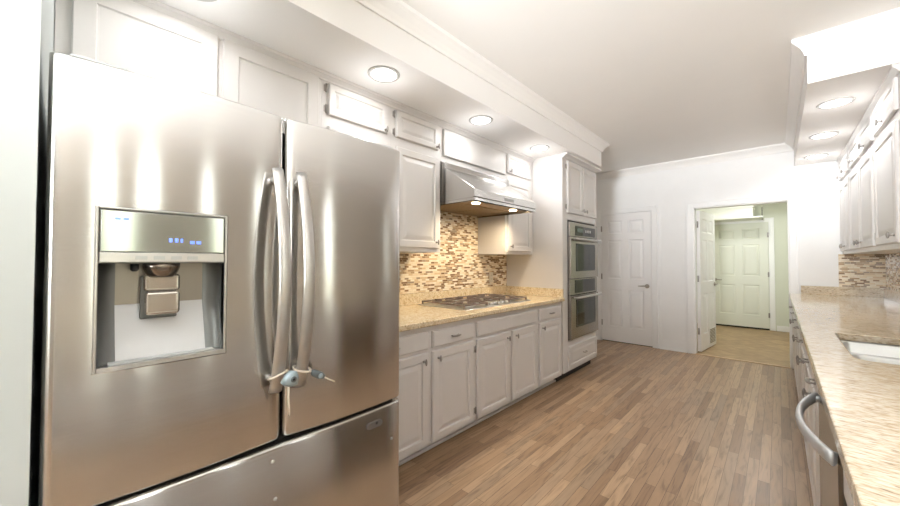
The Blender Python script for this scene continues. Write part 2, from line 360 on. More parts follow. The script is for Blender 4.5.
# jamb lining of the opening
jm = MB().box(OPL, OPL + .012, YF - .001, YF + .13, 0, OPT).box(OPR - .012, OPR, YF - .001, YF + .13, 0, OPT).box(OPL + .012, OPR - .012, YF - .001, YF + .13, OPT - .012, OPT)
struct('trim_8', jm, TRIMW, 'white jamb lining inside the open doorway', 'door jamb')

# ------------------------------------------------------------------ six-panel doors
def six_panel(fr, u0, u1, v0, v1, t, m=None):
    mb = m or MB(); W_ = u1 - u0; H = v1 - v0
    st = .145 * W_; mid = .13 * W_; pw = (W_ - 2 * st - mid) / 2
    us = [u0, u0 + st, u0 + st + pw, u0 + st + pw + mid, u1 - st, u1]
    vs = [v0, v0 + .115 * H, v0 + .405 * H, v0 + .49 * H, v0 + .795 * H, v0 + .845 * H, v0 + .945 * H, v1]
    mb.box(u0, u1, v0, v1, 0, t - .0001, fr)
    for i in range(5):
        for j in range(7):
            a, b, c, d = us[i], us[i + 1], vs[j], vs[j + 1]
            if i in (1, 3) and j in (1, 3, 5):
                R = lambda k, w: [fr(a + k, c + k, w), fr(b - k, c + k, w), fr(b - k, d - k, w), fr(a + k, d - k, w)]
                mb.loops([R(0, t + .011), R(.010, t + .001), R(.022, t + .001), R(.048, t + .009)], False, True)
            else:
                mb.add([fr(a, c, t + .011), fr(b, c, t + .011), fr(b, d, t + .011), fr(a, d, t + .011)], [(0, 1, 2, 3)])
    # edges of the raised lattice
    for (p, q) in (((u0, v0), (u1, v0)), ((u1, v0), (u1, v1)), ((u1, v1), (u0, v1)), ((u0, v1), (u0, v0))):
        mb.add([fr(p[0], p[1], t - .001), fr(q[0], q[1], t - .001), fr(q[0], q[1], t + .011), fr(p[0], p[1], t + .011)], [(0, 1, 2, 3)])
    return mb
def lever(parent, fr, u, v, w, d, m=NICKEL):
    h = MB(); h.lathe(fr(u, v, w), fr.w, [(.032, 0), (.032, .006), (.026, .012), (.012, .014), (.011, .045), (.008, .05)])
    h.tube([fr(u, v, w + .042), fr(u + d * .03, v + .002, w + .047), fr(u + d * .07, v, w + .047), fr(u + d * .112, v - .003, w + .043)], [.011, .011, .009, .008])
    h.build('door_handle', m, parent)
def hinges(parent, fr, u, vs, w, m=NICKEL, r=.007, h=.09):
    for v in vs:
        MB().tube([fr(u, v - h / 2, w), fr(u, v + h / 2, w)], r, 8).box(u - .012, u + .012, v - h / 2, v + h / 2, w - .008, w - .001, fr).build('hinge', m, parent)

# closed door
d1 = thing('door_1', 'closed white six panel door at the end of the kitchen', 'door', (D1R - .36, YF, .01), None, 'structure')
f1 = FAR(YF + .035)
six_panel(f1, D1L, D1R, .014, D1T, .032).build('panel_leaf', DOORM, d1)
lever(d1, f1, D1R - .062, .92, .0435, -1, NICKEL)
hinges(d1, f1, D1L + .001, (.3, 1.05, 1.83), .046, PEWTER)
MB().box(D1L, D1R, .001, .012, -.01, .02, f1).build('bottom_gap', DARK, d1)

# open leaf with vent, swung into the utility room: hinged on the left jamb, 80 degrees open
th = math.radians(83); hx, hy = OPL + .016, YF + .135
fo = Fr((hx, hy, 0), (math.cos(th), math.sin(th), 0), (0, 0, 1), (math.sin(th), -math.cos(th), 0))
d2 = thing('door_2', 'open white door leaf with a vent grille near its foot', 'door', (hx, hy, .012), None, 'structure')
six_panel(fo, 0.004, .76, .014, 2.03, .03).build('panel_leaf', DOORM, d2)
vg = MB().box(.40, .70, .06, .30, .0415, .047, fo)
vg.build('vent_frame', TRIMW, d2)
vl = MB()
for k in range(10): vl.box(.415, .685, .075 + k * .0215, .085 + k * .0215, .0475, .052, fo)
vl.build('vent_grille', mat('vent_metal', L(150, 140, 128), .5, .3, var=.05), d2)
lever(d2, fo, .70, .95, .0415, -1)
hinges(d2, fo, -.003, (.3, 1.05, 1.83), .018, PEWTER)

# ------------------------------------------------------------------ utility room
YB = 9.05
struct('wall_utility_back', MB().box(-2.2, 1.0, YB, YB + .1, 0, 2.7), UTILW, 'pale green back wall of the utility room', 'wall')
struct('wall_utility_right', MB().box(.35, .45, YF + .121, YB, 0, 2.7), UTILW, 'pale green right wall of the utility room', 'wall')
struct('wall_utility_left', MB().box(-1.5, -1.4, YF + .121, YB, 0, 2.7), UTILW, 'pale green left wall of the utility room', 'wall')
struct('ceiling_utility', MB().box(-1.5, .45, YF + .121, YB, 2.7, 2.8), CEILM, 'ceiling of the utility room', 'ceiling')
fb = FAR(YB)
UDL, UDR = -1.02, -.14
casing('trim_9', fb, UDL - .005, UDR + .005, 2.045, 'pale casing around the utility room door')
struct('baseboard_utility', MB().box(UDR + .1, .349, 0, .1, .001, .014, fb), TRIMW, 'pale baseboard right of the utility room door', 'baseboard')
d3 = thing('door_3', 'pale six panel door at the back of the utility room', 'door', (-.58, YB, .01), None, 'structure')
f3 = FAR(YB - .001)
six_panel(f3, UDL, UDR, .03, 2.04, .02).build('panel_leaf', UTILD, d3)
lever(d3, f3, UDL + .065, .93, .0315, 1)
hinges(d3, f3, UDR - .002, (.28, 1.05, 1.8), .034, PEWTER)
MB().box(UDL, UDR, .0, .028, 0, .018, f3).build('bottom_gap', DARK, d3)
sh = thing('utility_shelf', 'pale shelf mounted high above the utility room door', 'shelf', (-.72, YB - .3, 2.09))
MB().box(-1.38, -.19, YB - .62, YB - .004, 2.09, 2.115).build('shelf_board', UTILD, sh)
bk = MB().box(-.215, -.195, YB - .62, YB - .60, 2.116, 2.27).box(-.215, -.195, YB - .62, YB - .60, 2.04, 2.089)
bk.build('bracket', mat('dark_bracket', L(92, 92, 80), .5, .3, var=.05), sh)
sb = thing('storage_box', 'white lidded box on the shelf in the utility room', 'box', (-.8, YB - .34, 2.1155))
MB().slab(Fr((0, YB - .08, 0), (1, 0, 0), (0, 0, 1), (0, -1, 0)), -1.25, -.33, 2.1155, 2.28, 0, [(0, .48), (.004, .484)]).build('box_body', mat('box_card', L(244, 245, 236), .5, var=.01), sb)
MB().box(-1.26, -.32, YB - .574, YB - .07, 2.281, 2.325).build('lid', mat('lid_card', L(240, 242, 232), .5, var=.01), sb, .004)

# ------------------------------------------------------------------ hardware
def knob(parent, fr, u, v, w, horiz=False):
    m = MB().lathe(fr(u, v, w), fr.w, [(.009, 0), (.009, .003), (.005, .006), (.005, .018), (.008, .02)], 10)
    c = fr(u, v, w + .026); a = fr.u if horiz else fr.v; e = .0215
    pts = [c + a * (e * k / 3) for k in range(-3, 4)]
    m.tube(pts, [.003, .006, .0078, .0083, .0078, .006, .003], 10)
    m.build('knob', PEWTER, parent)
def pull(parent, fr, u, v, w, half=.046):
    m = MB()
    for s in (-1, 1): m.lathe(fr(u + s * half * .72, v, w), fr.w, [(.006, 0), (.005, .004), (.004, .022)], 8)
    m.tube([fr(u + half * k / 4, v, w + .024 - .006 * (k / 4) ** 2) for k in range(-4, 5)], [.004, .006, .0075, .008, .0085, .008, .0075, .006, .004], 8)
    m.build('pull', PEWTER, parent)
def chinge(parent, fr, u, v, w, h=.052):
    MB().tube([fr(u, v - h / 2, w + .004), fr(u, v + h / 2, w + .004)], .0055, 8).box(u - .013, u + .004, v - h / 2 + .006, v + h / 2 - .006, w - .001, w + .002, fr).build('hinge', PEWTER, parent)
RAISED = [(0, .013), (.006, .02), (.052, .02), (.058, .011), (.066, .011), (.092, .018), (.096, .0185)]
RAISED_S = [(0, .013), (.006, .02), (.040, .02), (.046, .011), (.052, .011), (.070, .018), (.073, .0185)]
FLAT = [(0, .013), (.006, .0195), (.010, .02)]
SHAKER = [(0, .013), (.005, .02), (.068, .02), (.073, .012), (.078, .011)]
DRW = [(0, .013), (.008, .0195), (.014, .02)]
def front(name, parent, fr, u0, u1, v0, v1, prof, m=PAINT):
    return MB().slab(fr, u0, u1, v0, v1, .001, [(d, .001 + h) for d, h in prof]).build(name, m, parent)

# ------------------------------------------------------------------ left base cabinets
fB = LEFT(XB - .02)     # face-frame plane; doors stand 20 mm proud
def base_unit(fr, back, y0, y1, label, drawers, doors, group, toe=.088, name='base_cabinet', top=.8755, out=1):
    t = thing(name, label, 'cabinet', fr((y0 + y1) / 2, 0, 0), group)
    MB().box(y0 + .0005, y1 - .0005, .1, top, back, 0, fr).build('cabinet_body', PAINT, t)
    MB().box(y0 + .0005, y1 - .0005, 0.001, .0995, back, -toe, fr).build('toe_kick', PAINT, t)
    for (a, b, c, d, h) in drawers:
        o = front('drawer', t, fr, a, b, c, d, DRW)
        if h: pull(o, fr, (a + b) / 2, (c + d) / 2, .0215)
    for (a, b, c, d, ku, hu) in doors:
        o = front('door', t, fr, a, b, c, d, RAISED)
        if ku is not None: knob(o, fr, ku, d - .05, .0215)
        if hu is not None:
            for hv in (c + .07, d - .07): chinge(o, fr, hu, hv, .003)
    return t
GL = 'white base cabinets under the left counter'
bkL = -(XB - .02 - WL) + .002
dz0, dz1, rz0, rz1 = .095, .70, .722, .835
base_unit(fB, bkL, .98, 1.657, 'base cabinet next to the refrigerator, left of the run, one drawer over one door', [(1.03, 1.637, rz0, rz1, True)], [(1.03, 1.637, dz0, dz1, 1.59, None)], GL)
base_unit(fB, bkL, 1.657, 2.134, 'second base cabinet from the refrigerator, drawer over door hinged on the right', [(1.677, 2.112, rz0, rz1, True)], [(1.677, 2.112, dz0, dz1, 1.725, 2.123)], GL)
base_unit(fB, bkL, 2.134, 3.10, 'wide base cabinet under the cooktop, plain false drawer over a pair of doors', [(2.158, 3.075, rz0, rz1, False)], [(2.158, 2.605, dz0, dz1, 2.56, 2.148), (2.645, 3.075, dz0, dz1, 2.695, 3.086)], GL)
base_unit(fB, bkL, 3.10, 3.618, 'narrow base cabinet against the oven tower, drawer over single door', [(3.125, 3.585, rz0, rz1, True)], [(3.125, 3.585, dz0, dz1, 3.175, 3.596)], GL)
tag(MB().tube([(XB - .093, .98, .0115), (XB - .093, 3.618, .0115)], .0112, 10).build('shoe_moulding', TRIMW), 'thin white shoe moulding on the floor along the left toe kick', 'moulding', None, 'structure')

# ------------------------------------------------------------------ left upper cabinets
fU = LEFT(XU - .02)
bkU = -(XU - .02 - WL) + .002
GU = 'white upper cabinets over the left counter'
def upper_unit(fr, back, y0, y1, z0, z1, label, doors, group):
    t = thing('upper_cabinet', label, 'cabinet', fr((y0 + y1) / 2, z0, 0), group)
    MB().box(y0 + .0005, y1 - .0005, z0, z1, back, 0, fr).build('cabinet_body', PAINT, t)
    for (a, b, c, d, prof, kn, hu) in doors:
        nm = 'door' if prof is not FLAT else 'cover_panel'
        o = front(nm, t, fr, a, b, c, d, prof)
        if kn: knob(o, fr, kn[0], kn[1], .0215)
        if hu is not None:
            m_ = .07 if d - c > .4 else .035
            for hv in (c + m_, d - m_): chinge(o, fr, hu, hv, .003)
    return t
ZU = 2.425
upper_unit(fU, bkU, -.041, 1.06, 1.80, ZU + .04, 'wide upper cabinet over the refrigerator with two tall plain doors', [(.004, .505, 1.83, 2.43, SHAKER, None, None), (.527, 1.035, 1.83, 2.43, SHAKER, None, None)], GU)
upper_unit(fU, bkU, 1.06, 1.595, 1.375, ZU + .04, 'upper cabinet right of the refrigerator doors, short door with hinges left', [(1.10, 1.555, 2.215, 2.415, RAISED_S, (1.53, 2.235), 1.087), (1.10, 1.555, 1.405, 2.145, RAISED, None, None)], GU)
upper_unit(fU, bkU, 1.595, 2.112, 1.375, ZU + .04, 'upper cabinet left of the range hood, short door above a tall one', [(1.635, 2.075, 2.215, 2.415, RAISED_S, (2.05, 2.235), 1.622), (1.635, 2.085, 1.405, 2.145, RAISED, (2.045, 1.455), None)], GU)
upper_unit(fU, bkU, 2.112, 3.062, 2.135, ZU + .04, 'upper cabinet directly above the range hood, one plain flat panel', [(2.135, 3.045, 2.185, 2.41, FLAT, None, None)], GU)
upper_unit(fU, bkU, 3.062, 3.618, 1.375, ZU + .04, 'upper cabinet between range hood and oven tower', [(3.095, 3.555, 2.215, 2.415, RAISED_S, (3.125, 2.235), None), (3.095, 3.555, 1.405, 2.145, RAISED, (3.14, 1.455), 3.568)], GU)
UC = [(0, 2.423), (.006, 2.423), (.010, 2.433), (.024, 2.448), (.030, 2.452), (.032, ZS - .001), (0, ZS - .001)]
struct('trim_10', MB().sweep([(XU - .0195, 3.617), (XU - .0195, -.041)][::-1], UC), PAINT, 'narrow crown strip on top of the left upper cabinets', 'crown moulding')

# ------------------------------------------------------------------ oven tower
fT = LEFT(XT - .02)
ot = thing('oven_cabinet', 'tall white cabinet housing the double oven, doors above and drawer below', 'cabinet', (XT - .02, (YT0 + YT1) / 2, 0))
bT = -(XT - .02 - WL) + .002
ob = MB()
ob.box(YT0, YT0 + .12, .1, ZS - .002, bT, 0, fT).box(YT1 - .03, YT1, .1, ZS - .002, bT, 0, fT)
ob.box(YT0 + .12, YT1 - .03, 1.76, ZS - .002, bT, 0, fT).box(YT0 + .12, YT1 - .03, .1, .425, bT, 0, fT)
ob.build('cabinet_body', PAINT, ot)
MB().box(YT0, YT1, .001, .0995, bT, -.075, fT).build('toe_kick', DARKGAP, ot)  # dark grey stands in for shade in the toe recess
for a, b, kn, hg in ((3.72, 4.125, 4.085, 3.703), (4.145, 4.545, 4.185, None)):
    o = front('door', ot, fT, a, b, 1.835, 2.405, RAISED); knob(o, fT, kn, 1.885, .0215, False)
    if hg:
        for hv in (1.9, 2.34): chinge(o, fT, hg, hv, .003)
o = front('drawer', ot, fT, 3.74, 4.53, .13, .37, RAISED_S); pull(o, fT, 4.14, .25, .0205, .05)
struct('trim_11', MB().sweep([(XT - .0195, YT0 - .0005), (XT - .0195, YT1 + .0005), (WL + .01, YT1 + .0005)], UC[:1] + [(o_ * 1.8, z_) for o_, z_ in UC[1:]]), PAINT, 'crown strip on top of the oven tower', 'crown moulding')

ov = thing('double_oven', 'stainless built-in double wall oven with dark glass windows', 'oven', (XT - .02, 4.14, .43))
OY0, OY1 = 3.745, 4.525
MB().box(3.742, 4.528, .43, 1.755, -.5, -.003, fT).build('oven_case', DARKGAP, ov)
MB().box(OY0, OY1, 1.575, 1.735, .001, .03, fT).build('control_fascia', STEELO, ov, .004)
MB().box(3.885, 4.45, 1.592, 1.700, .0305, .034, fT).build('control_panel', BLACKG, ov, .002)
MB().box(3.93, 4.08, 1.63, 1.675, .0342, .0350, fT).build('display', mat('display_glass', L(96, 112, 104), .15, var=.05), ov)
for k in range(4): MB().box(4.15 + k * .045, 4.175 + k * .045, 1.635, 1.665, .0342, .0352, fT).build('button', GREYP, ov)
MB().box(OY0, OY1, .925, 1.105, .001, .026, fT).build('lower_fascia', STEELO, ov, .004)
MB().box(3.875, 4.45, .945, 1.092, .0265, .030, fT).build('lower_panel', BLACKG, ov, .002)
def oven_door(v0, v1, wa, wb, hv):
    d = MB().box(OY0, OY1, v0, v1, .001, .04, fT).build('oven_door', STEELO, ov, .005)
    MB().slab(fT, 3.875, 4.425, wa, wb, .0402, [(0, .043), (.012, .043), (.02, .0415)]).build('oven_window', BLACKG, d)
    h = MB(); y0, y1 = OY0 + .03, OY1 - .03
    h.tube([fT(y0, hv, .085), fT(y1, hv, .085)], .013, 12)
    for y in (y0 + .04, y1 - .04): h.tube([fT(y, hv, .040), fT(y, hv, .085)], .010, 8)
    h.build('handle', HANDLE, d)
oven_door(1.110, 1.572, 1.19, 1.50, 1.545)
oven_door(.445, .922, .565, .875, .900)

# ------------------------------------------------------------------ left counter, backsplash, cooktop
ct = thing('countertop', 'gold speckled granite countertop on the left cabinets with a low upstand', 'countertop', (-2.05, 2.3, .8765))
MB().slab(LEFT(WL + .001), .975, 3.618, .8765, .914, 0, [(0, .74), (.004, .7445), ]).build('counter_slab', GRAN_L, ct, .003)
ups = MB().box(WL + .0105, WL + .030, .975, 3.597, .9145, 1.012).box(WL + .0105, XB + .01, 3.598, 3.6185, .9145, 1.005)
ups.build('upstand', GRAN_L, ct, .002)
bs = MB().box(WL + .001, WL + .010, .96, 3.618, .9145, 1.374).box(WL + .001, WL + .010, 2.113, 3.061, 1.3745, 2.08)
struct('backsplash_left', bs, MOS_YZ, 'beige and brown mosaic tile backsplash behind the cooktop', 'backsplash')

ck = thing('gas_cooktop', 'stainless gas cooktop with cast iron grates set into the left counter', 'cooktop', (-2.06, 2.62, .915))
CX0, CX1, CY0, CY1, CZ = -2.345, -1.795, 2.13, 3.12, .9145
MB().slab(Fr((0, 0, CZ), (1, 0, 0), (0, 1, 0), (0, 0, 1)), CX0, CX1, CY0, CY1, 0, [(0, .004), (.006, .008), (.02, .008), (.03, .004)]).build('cooktop_tray', STEELS, ck)
bpos = [(-2.20, 2.33, .040), (-1.95, 2.33, .048), (-2.09, 2.623, .058), (-2.20, 2.94, .048), (-1.95, 2.94, .040)]
for x, y, r in bpos:
    b_ = MB().lathe((x, y, CZ + .0045), (0, 0, 1), [(r * 1.25, 0), (r * 1.2, .006), (r, .01), (r, .016)], 20).build('burner', HANDLE, ck)
    MB().lathe((x, y, CZ + .021), (0, 0, 1), [(r * .95, 0), (r * .95, .006), (r * .8, .009)], 20).build('burner_cap', BURN, b_)
for k in range(3):
    y0 = CY0 + .022 + k * .318; y1 = y0 + .31; x0, x1 = CX0 + .02, CX1 - (.13 if k == 1 else .035)
    g = MB(); z0, z1 = CZ + .028, CZ + .038; b = .011
    g.box(x0, x1, y0, y0 + b, z0, z1).box(x0, x1, y1 - b, y1, z0, z1).box(x0, x0 + b, y0 + b, y1 - b, z0, z1).box(x1 - b, x1, y0 + b, y1 - b, z0, z1)
    ym = (y0 + y1) / 2; xm = (x0 + x1) / 2
    g.box(xm - b / 2, xm + b / 2, y0 + b, y1 - b, z0, z1)
    for xc in ((x0 + xm) / 2, (xm + x1) / 2):
        for (p, q) in ((y0 + b, ym - .035), (ym + .035, y1 - b)): g.box(xc - b / 2, xc + b / 2, p, q, z0, z1 + .004)
    for (p, q) in ((x0 + b, (x0 + xm) / 2 - .03), ((x0 + xm) / 2 + .03, xm - b / 2), (xm + b / 2, (xm + x1) / 2 - .03), ((xm + x1) / 2 + .03, x1 - b)): g.box(p, q, ym - b / 2, ym + b / 2, z0, z1 + .004)
    for (p, q) in ((x0, y0), (x1 - b, y0), (x0, y1 - b), (x1 - b, y1 - b)): g.box(p, p + b, q, q + b, CZ + .0085, z0)
    g.build('grate', IRON, ck)
for k in range(5):
    MB().lathe((-1.868, 2.50 + k * .057, CZ + .0045), (0, 0, 1), [(.019, 0), (.018, .012), (.014, .022), (.012, .024)], 14).build('control_knob', HANDLE, ck)

# outlet by the tower
ou = thing('wall_outlet', 'beige outlet plate on the mosaic backsplash near the oven tower', 'outlet', (WL + .0105, 3.30, 1.10))
fO = LEFT(WL + .0105)
MB().slab(fO, 3.265, 3.335, 1.06, 1.175, 0, [(0, .003), (.004, .006)]).build('cover_plate', OUTP, ou)
for v in (1.085, 1.125):
    r_ = MB().slab(fO, 3.283, 3.317, v, v + .028, .0062, [(0, .007), (.003, .008)]).build('receptacle', OUTP, ou)
    MB().box(3.291, 3.294, v + .008, v + .02, .0081, .0086, fO).box(3.306, 3.309, v + .008, v + .02, .0081, .0086, fO).build('slot', DARK, r_)

# ------------------------------------------------------------------ range hood
hd = thing('range_hood', 'stainless range hood with sloped front hung between the left upper cabinets', 'range hood', (-2.05, 2.587, 1.78))
HY0, HY1 = 2.118, 3.056; HX = -1.70; HXb = -1.725
prof = [(WL + .012, 1.795), (HXb, 1.795), (HX, 1.80), (HX, 1.862), (-2.012, 2.075), (-2.012, 2.12), (WL + .012, 2.12)]
hb = MB()
hb.loops([[Vector((x, HY0, z)) for x, z in prof], [Vector((x, HY1, z)) for x, z in prof]])
hb.build('hood_body', STEELH, hd, .003)
lip = MB().box(HX - .03, HX, HY0, HY1, 1.772, 1.7945).box(WL + .012, HX - .03, HY0, HY0 + .02, 1.772, 1.7945).box(WL + .012, HX - .03, HY1 - .02, HY1, 1.772, 1.7945)
lip.build('rim', STEELH, hd)
HFM = mat('hood_filter_mesh', L(150, 128, 100), .4, .8, var=.06, vs=90)
for a, b in ((HY0 + .05, 2.578), (2.592, HY1 - .05)):
    fl = MB().box(-2.36, -1.93, a, b, 1.780, 1.7858)
    for k in range(9): fl.box(-2.34 + k * .045, -2.325 + k * .045, a + .02, b - .02, 1.777, 1.780)
    fl.build('filter', HFM, hd, .002)
MB().box(WL + .0125, HX - .0305, HY0 + .0205, HY1 - .0205, 1.786, 1.7945).build('underside_panel', HFM, hd)
for y in (2.31, 2.87):
    MB().lathe((-1.84, y, 1.7858), (0, 0, -1), [(.035, 0), (.035, .006), (.028, .008)], 18).build('lamp', HOODB, hd)
    l = bpy.data.lights.new('hood_lamp_light', 'SPOT'); l.energy = 19; l.color = (1, .80, .54); l.spot_size = 2.4; l.spot_blend = .8; l.shadow_soft_size = .03
    lo = bpy.data.objects.new('hood_lamp_light', l); C.objects.link(lo); lo.location = (-1.86, y, 1.778); lo.rotation_euler = (0, math.radians(20), 0)
MB().box(HX - .001, HX + .002, 2.52, 2.66, 1.815, 1.84).build('switch_panel', GREYP, hd)

# ------------------------------------------------------------------ refrigerator
fg = thing('refrigerator', 'stainless french door refrigerator with water dispenser and bottom freezer drawer', 'refrigerator', (-1.55, .455, 0))
FX = -1.13; FY0, FYM, FY1 = -.030, .470, .944; FZ0, FZD0, FZD1, FZ1 = .075, .740, .752, 1.762
MB().box(-2.0, FX - .085, FY0 + .012, FY1 - .012, .03, 1.735).build('fridge_case', mat('case_grey', L(150, 150, 148), .5, .2, var=.03), fg, .006)
MB().box(FX - .085, FX - .045, FY0 + .02, FY1 - .02, .06, 1.045).box(FX - .085, FX - .045, FY0 + .02, FY1 - .02, 1.437, 1.72).box(FX - .085, FX - .045, .315, FY1 - .02, 1.045, 1.437).box(FX - .085, FX - .045, FY0 + .02, .04, 1.045, 1.437).build('gasket', DARK, fg)
for y in (FY0 + .03, FY1 - .13): MB().box(FX - .20, FX - .03, y, y + .1, 1.7365, 1.775).build('hinge_cover', GREYP, fg, .006)
MB().box(FX - .10, FX - .07, FY0 + .03, FY1 - .03, .004, .07).build('kick_grille', DARKGAP, fg)
def door_x(y, y0, y1):
    c = (y0 + y1) / 2; hw = (y1 - y0) / 2; s = (y - c) / hw
    x = FX - .014 * s * s
    e = (1 - abs(s)) * hw; r = .020
    if e < r: x -= r - math.sqrt(max(0, r * r - (r - e) ** 2))
    return x
def fridge_door(name, y0, y1, z0, z1, hole=None):
    ys = [y0 + (y1 - y0) * k / 24 for k in range(25)]
    for d in (.0008, .003, .006, .01, .014): ys += [y0 + d, y1 - d]
    zs = [z0, z0 + .004, z0 + .01, z1 - .01, z1 - .004, z1]
    if hole: ys += [hole[0], hole[1]]; zs += [hole[2], hole[3]]
    ys = sorted(set(ys)); zs = sorted(set(zs))
    if hole: ys = [y for y in ys if y in (hole[0], hole[1]) or min(abs(y - hole[0]), abs(y - hole[1])) > .004]
    m = MB(); ny, nz = len(ys), len(zs); vs = []; dz = {0: .008, 1: .0025, nz - 2: .0025, nz - 1: .008}
    for j, z in enumerate(zs):
        for y in ys: vs.append(Vector((door_x(y, y0, y1) - dz.get(j, 0), y, z)))
    fs = []
    for j in range(nz - 1):
        for i in range(ny - 1):
            if hole and ys[i] >= hole[0] - 1e-6 and ys[i + 1] <= hole[1] + 1e-6 and zs[j] >= hole[2] - 1e-6 and zs[j + 1] <= hole[3] + 1e-6: continue
            fs.append((j * ny + i, j * ny + i + 1, (j + 1) * ny + i + 1, (j + 1) * ny + i))
    xb = FX - .044; base = len(vs)
    ring = [(0, i) for i in range(ny)] + [(j, ny - 1) for j in range(1, nz)] + [(nz - 1, i) for i in range(ny - 2, -1, -1)] + [(j, 0) for j in range(nz - 2, 0, -1)]
    for (j, i) in ring: vs.append(Vector((xb, ys[i], zs[j])))
    n = len(ring)
    for k in range(n):
        a = ring[k][0] * ny + ring[k][1]; b_ = ring[(k + 1) % n][0] * ny + ring[(k + 1) % n][1]
        fs.append((a, base + k, base + (k + 1) % n, b_))
    if not hole: fs.append(tuple(base + k for k in range(n)))
    m.add(vs, fs, True)
    o = m.build(name, STEEL, fg)
    return o
HOLE = (.045, .309, 1.050, 1.432)
dl = fridge_door('door', FY0, FYM - .003, FZD1, FZ1, HOLE)
dr = fridge_door('door', FYM + .003, FY1, FZD1, FZ1)
fz = fridge_door('freezer_drawer', FY0, FY1, FZ0, FZD0)
def fridge_handle(par, y):
    m = MB(); pts = []
    for k in range(25):
        s = -1 + 2 * k / 24; pts.append((FX + .014 + .062 * (1 - s * s), y, 1.250 + .335 * s))
    m.tube(pts, [.0165 + .003 * (1 - k / 24) for k in range(25)], 16, True, .55, 1.0)
    for z in (.945, 1.555): m.tube([(FX - .006, y, z), (FX + .022, y, z)], .012, 10)
    m.build('handle', HANDLE, par)
fridge_handle(dl, .436); fridge_handle(dr, .508)
# freezer drawer handle runs along its top
# dispenser
ds = MB(); hy0, hy1, hz0, hz1 = HOLE; XD = FX - .003
fD = LEFT(XD)
MB().box(hy0 + .0005, hy0 + .007, hz0 + .0005, hz1 - .0005, -.03, .002, fD).box(hy1 - .007, hy1 - .0005, hz0 + .0005, hz1 - .0005, -.03, .002, fD).box(hy0 + .007, hy1 - .007, hz1 - .006, hz1 - .0005, -.03, .002, fD).box(hy0 + .007, hy1 - .007, hz0 + .0005, hz0 + .006, -.03, .002, fD).build('dispenser_frame', HANDLE, dl, .002)
cp = MB().slab(fD, hy0 + .008, hy1 - .008, 1.326, hz1 - .007, -.02, [(0, 0), (.003, .003)]).build('control_panel', MIRROR, dl)
for row in (((.078, 1.402, .010, .005), (.092, 1.402, .010, .005)), ((.178, 1.353, .007, .010), (.190, 1.353, .007, .010), (.202, 1.353, .005, .010)), ((.222, 1.350, .010, .008), (.236, 1.350, .010, .008))):
    leds = MB()
    for (y, z, w_, h_) in row: leds.box(y, y + w_, z, z + h_, .0031, .0034, fD)
    leds.build('indicator_light', LED, cp)
MB().box(hy0 + .008, hy1 - .008, 1.302, 1.3255, -.02, .003, fD).build('button_strip', HANDLE, dl, .002)
bt = MB()
for k in range(4): bt.box(.115 + k * .034, .137 + k * .034, 1.309, 1.318, .0031, .0045, fD)
bt.build('buttons', GREYP, dl)
# recess: steel upper back, pale sloping lower back, darker curved sides
RCU = mat('recess_steel', L(150, 142, 132), .35, .7, var=.03); RCL = mat('recess_pale', L(200, 200, 199), .4, .2, var=.02); RCS = mat('recess_side', L(112, 113, 111), .35, .5, var=.03)
dep = .079; rc_ = .034; ya, yb = hy0 + .007, hy1 - .007
def back_x(z): return XD - dep if z > 1.196 else XD - dep + (1.196 - z) / (1.196 - hz0 - .012) * .045
MB().add([Vector((back_x(z), y, z)) for z in (1.196, 1.302) for y in (ya + rc_, yb - rc_)], [(0, 1, 3, 2)]).build('recess_back', RCU, dl)
MB().add([Vector((back_x(z), y, z)) for z in (hz0 + .012, 1.1958) for y in (ya + rc_, yb - rc_)], [(0, 1, 3, 2)]).build('recess_slope', RCL, dl)
for y_, sg in ((ya, 1), (yb, -1)):
    vs = []; n = 8
    for z in (hz0 + .012, 1.196, 1.302):
        x = back_x(z); vs.append(Vector((XD - .004, y_, z)))
        for t in range(n + 1):
            a = t / n * PI / 2; vs.append(Vector((x + rc_ - rc_ * math.sin(a), y_ + sg * (rc_ - rc_ * math.cos(a)), z)))
    k = n + 2; MB().add(vs, [(r_ * k + q, r_ * k + q + 1, (r_ + 1) * k + q + 1, (r_ + 1) * k + q) for r_ in (0, 1) for q in range(k - 1)], True).build('recess_side', RCS, dl)
MB().box(ya, yb, 1.3002, 1.3018, -dep, -.002, fD).build('recess_top', RCS, dl)
MB().box(ya, yb, hz0 + .0062, hz0 + .012, -.06, .002, fD).build('recess_floor', HANDLE, dl, .001)
MB().box(ya + .02, yb - .02, hz0 + .0122, hz0 + .017, -.029, -.004, fD).build('drip_tray', GREYP, dl, .001)
yc = .173
MB().lathe((XD - .040, yc - .002, 1.3), (0, 0, -1), [(.038, 0), (.038, .010), (.034, .022), (.028, .032), (.024, .036)], 24).build('nozzle', mat('nozzle_steel', L(132, 122, 112), .2, .9, var=.03), dl)
MB().lathe((XD - .03, yc - .056, 1.298), (0, 0, -1), [(.008, 0), (.008, .014), (.005, .018)], 10).build('water_spout', DARK, dl)
PADM = mat('paddle_plastic', L(186, 178, 168), .12, .8, var=.03)
MB().box(yc - .042, yc + .034, 1.158, 1.268, -.062, -.056, fD).build('paddle_shade_plate', RCS, dl, .004)  # dark plate added as a shadow outline round the paddles
MB().box(yc - .037, yc + .037, 1.228, 1.272, -.055, -.034, fD).build('upper_paddle', PADM, dl, .008, 4)
MB().box(yc - .035, yc + .036, 1.168, 1.2275, -.054, -.026, fD).build('lower_paddle', PADM, dl, .009, 4)
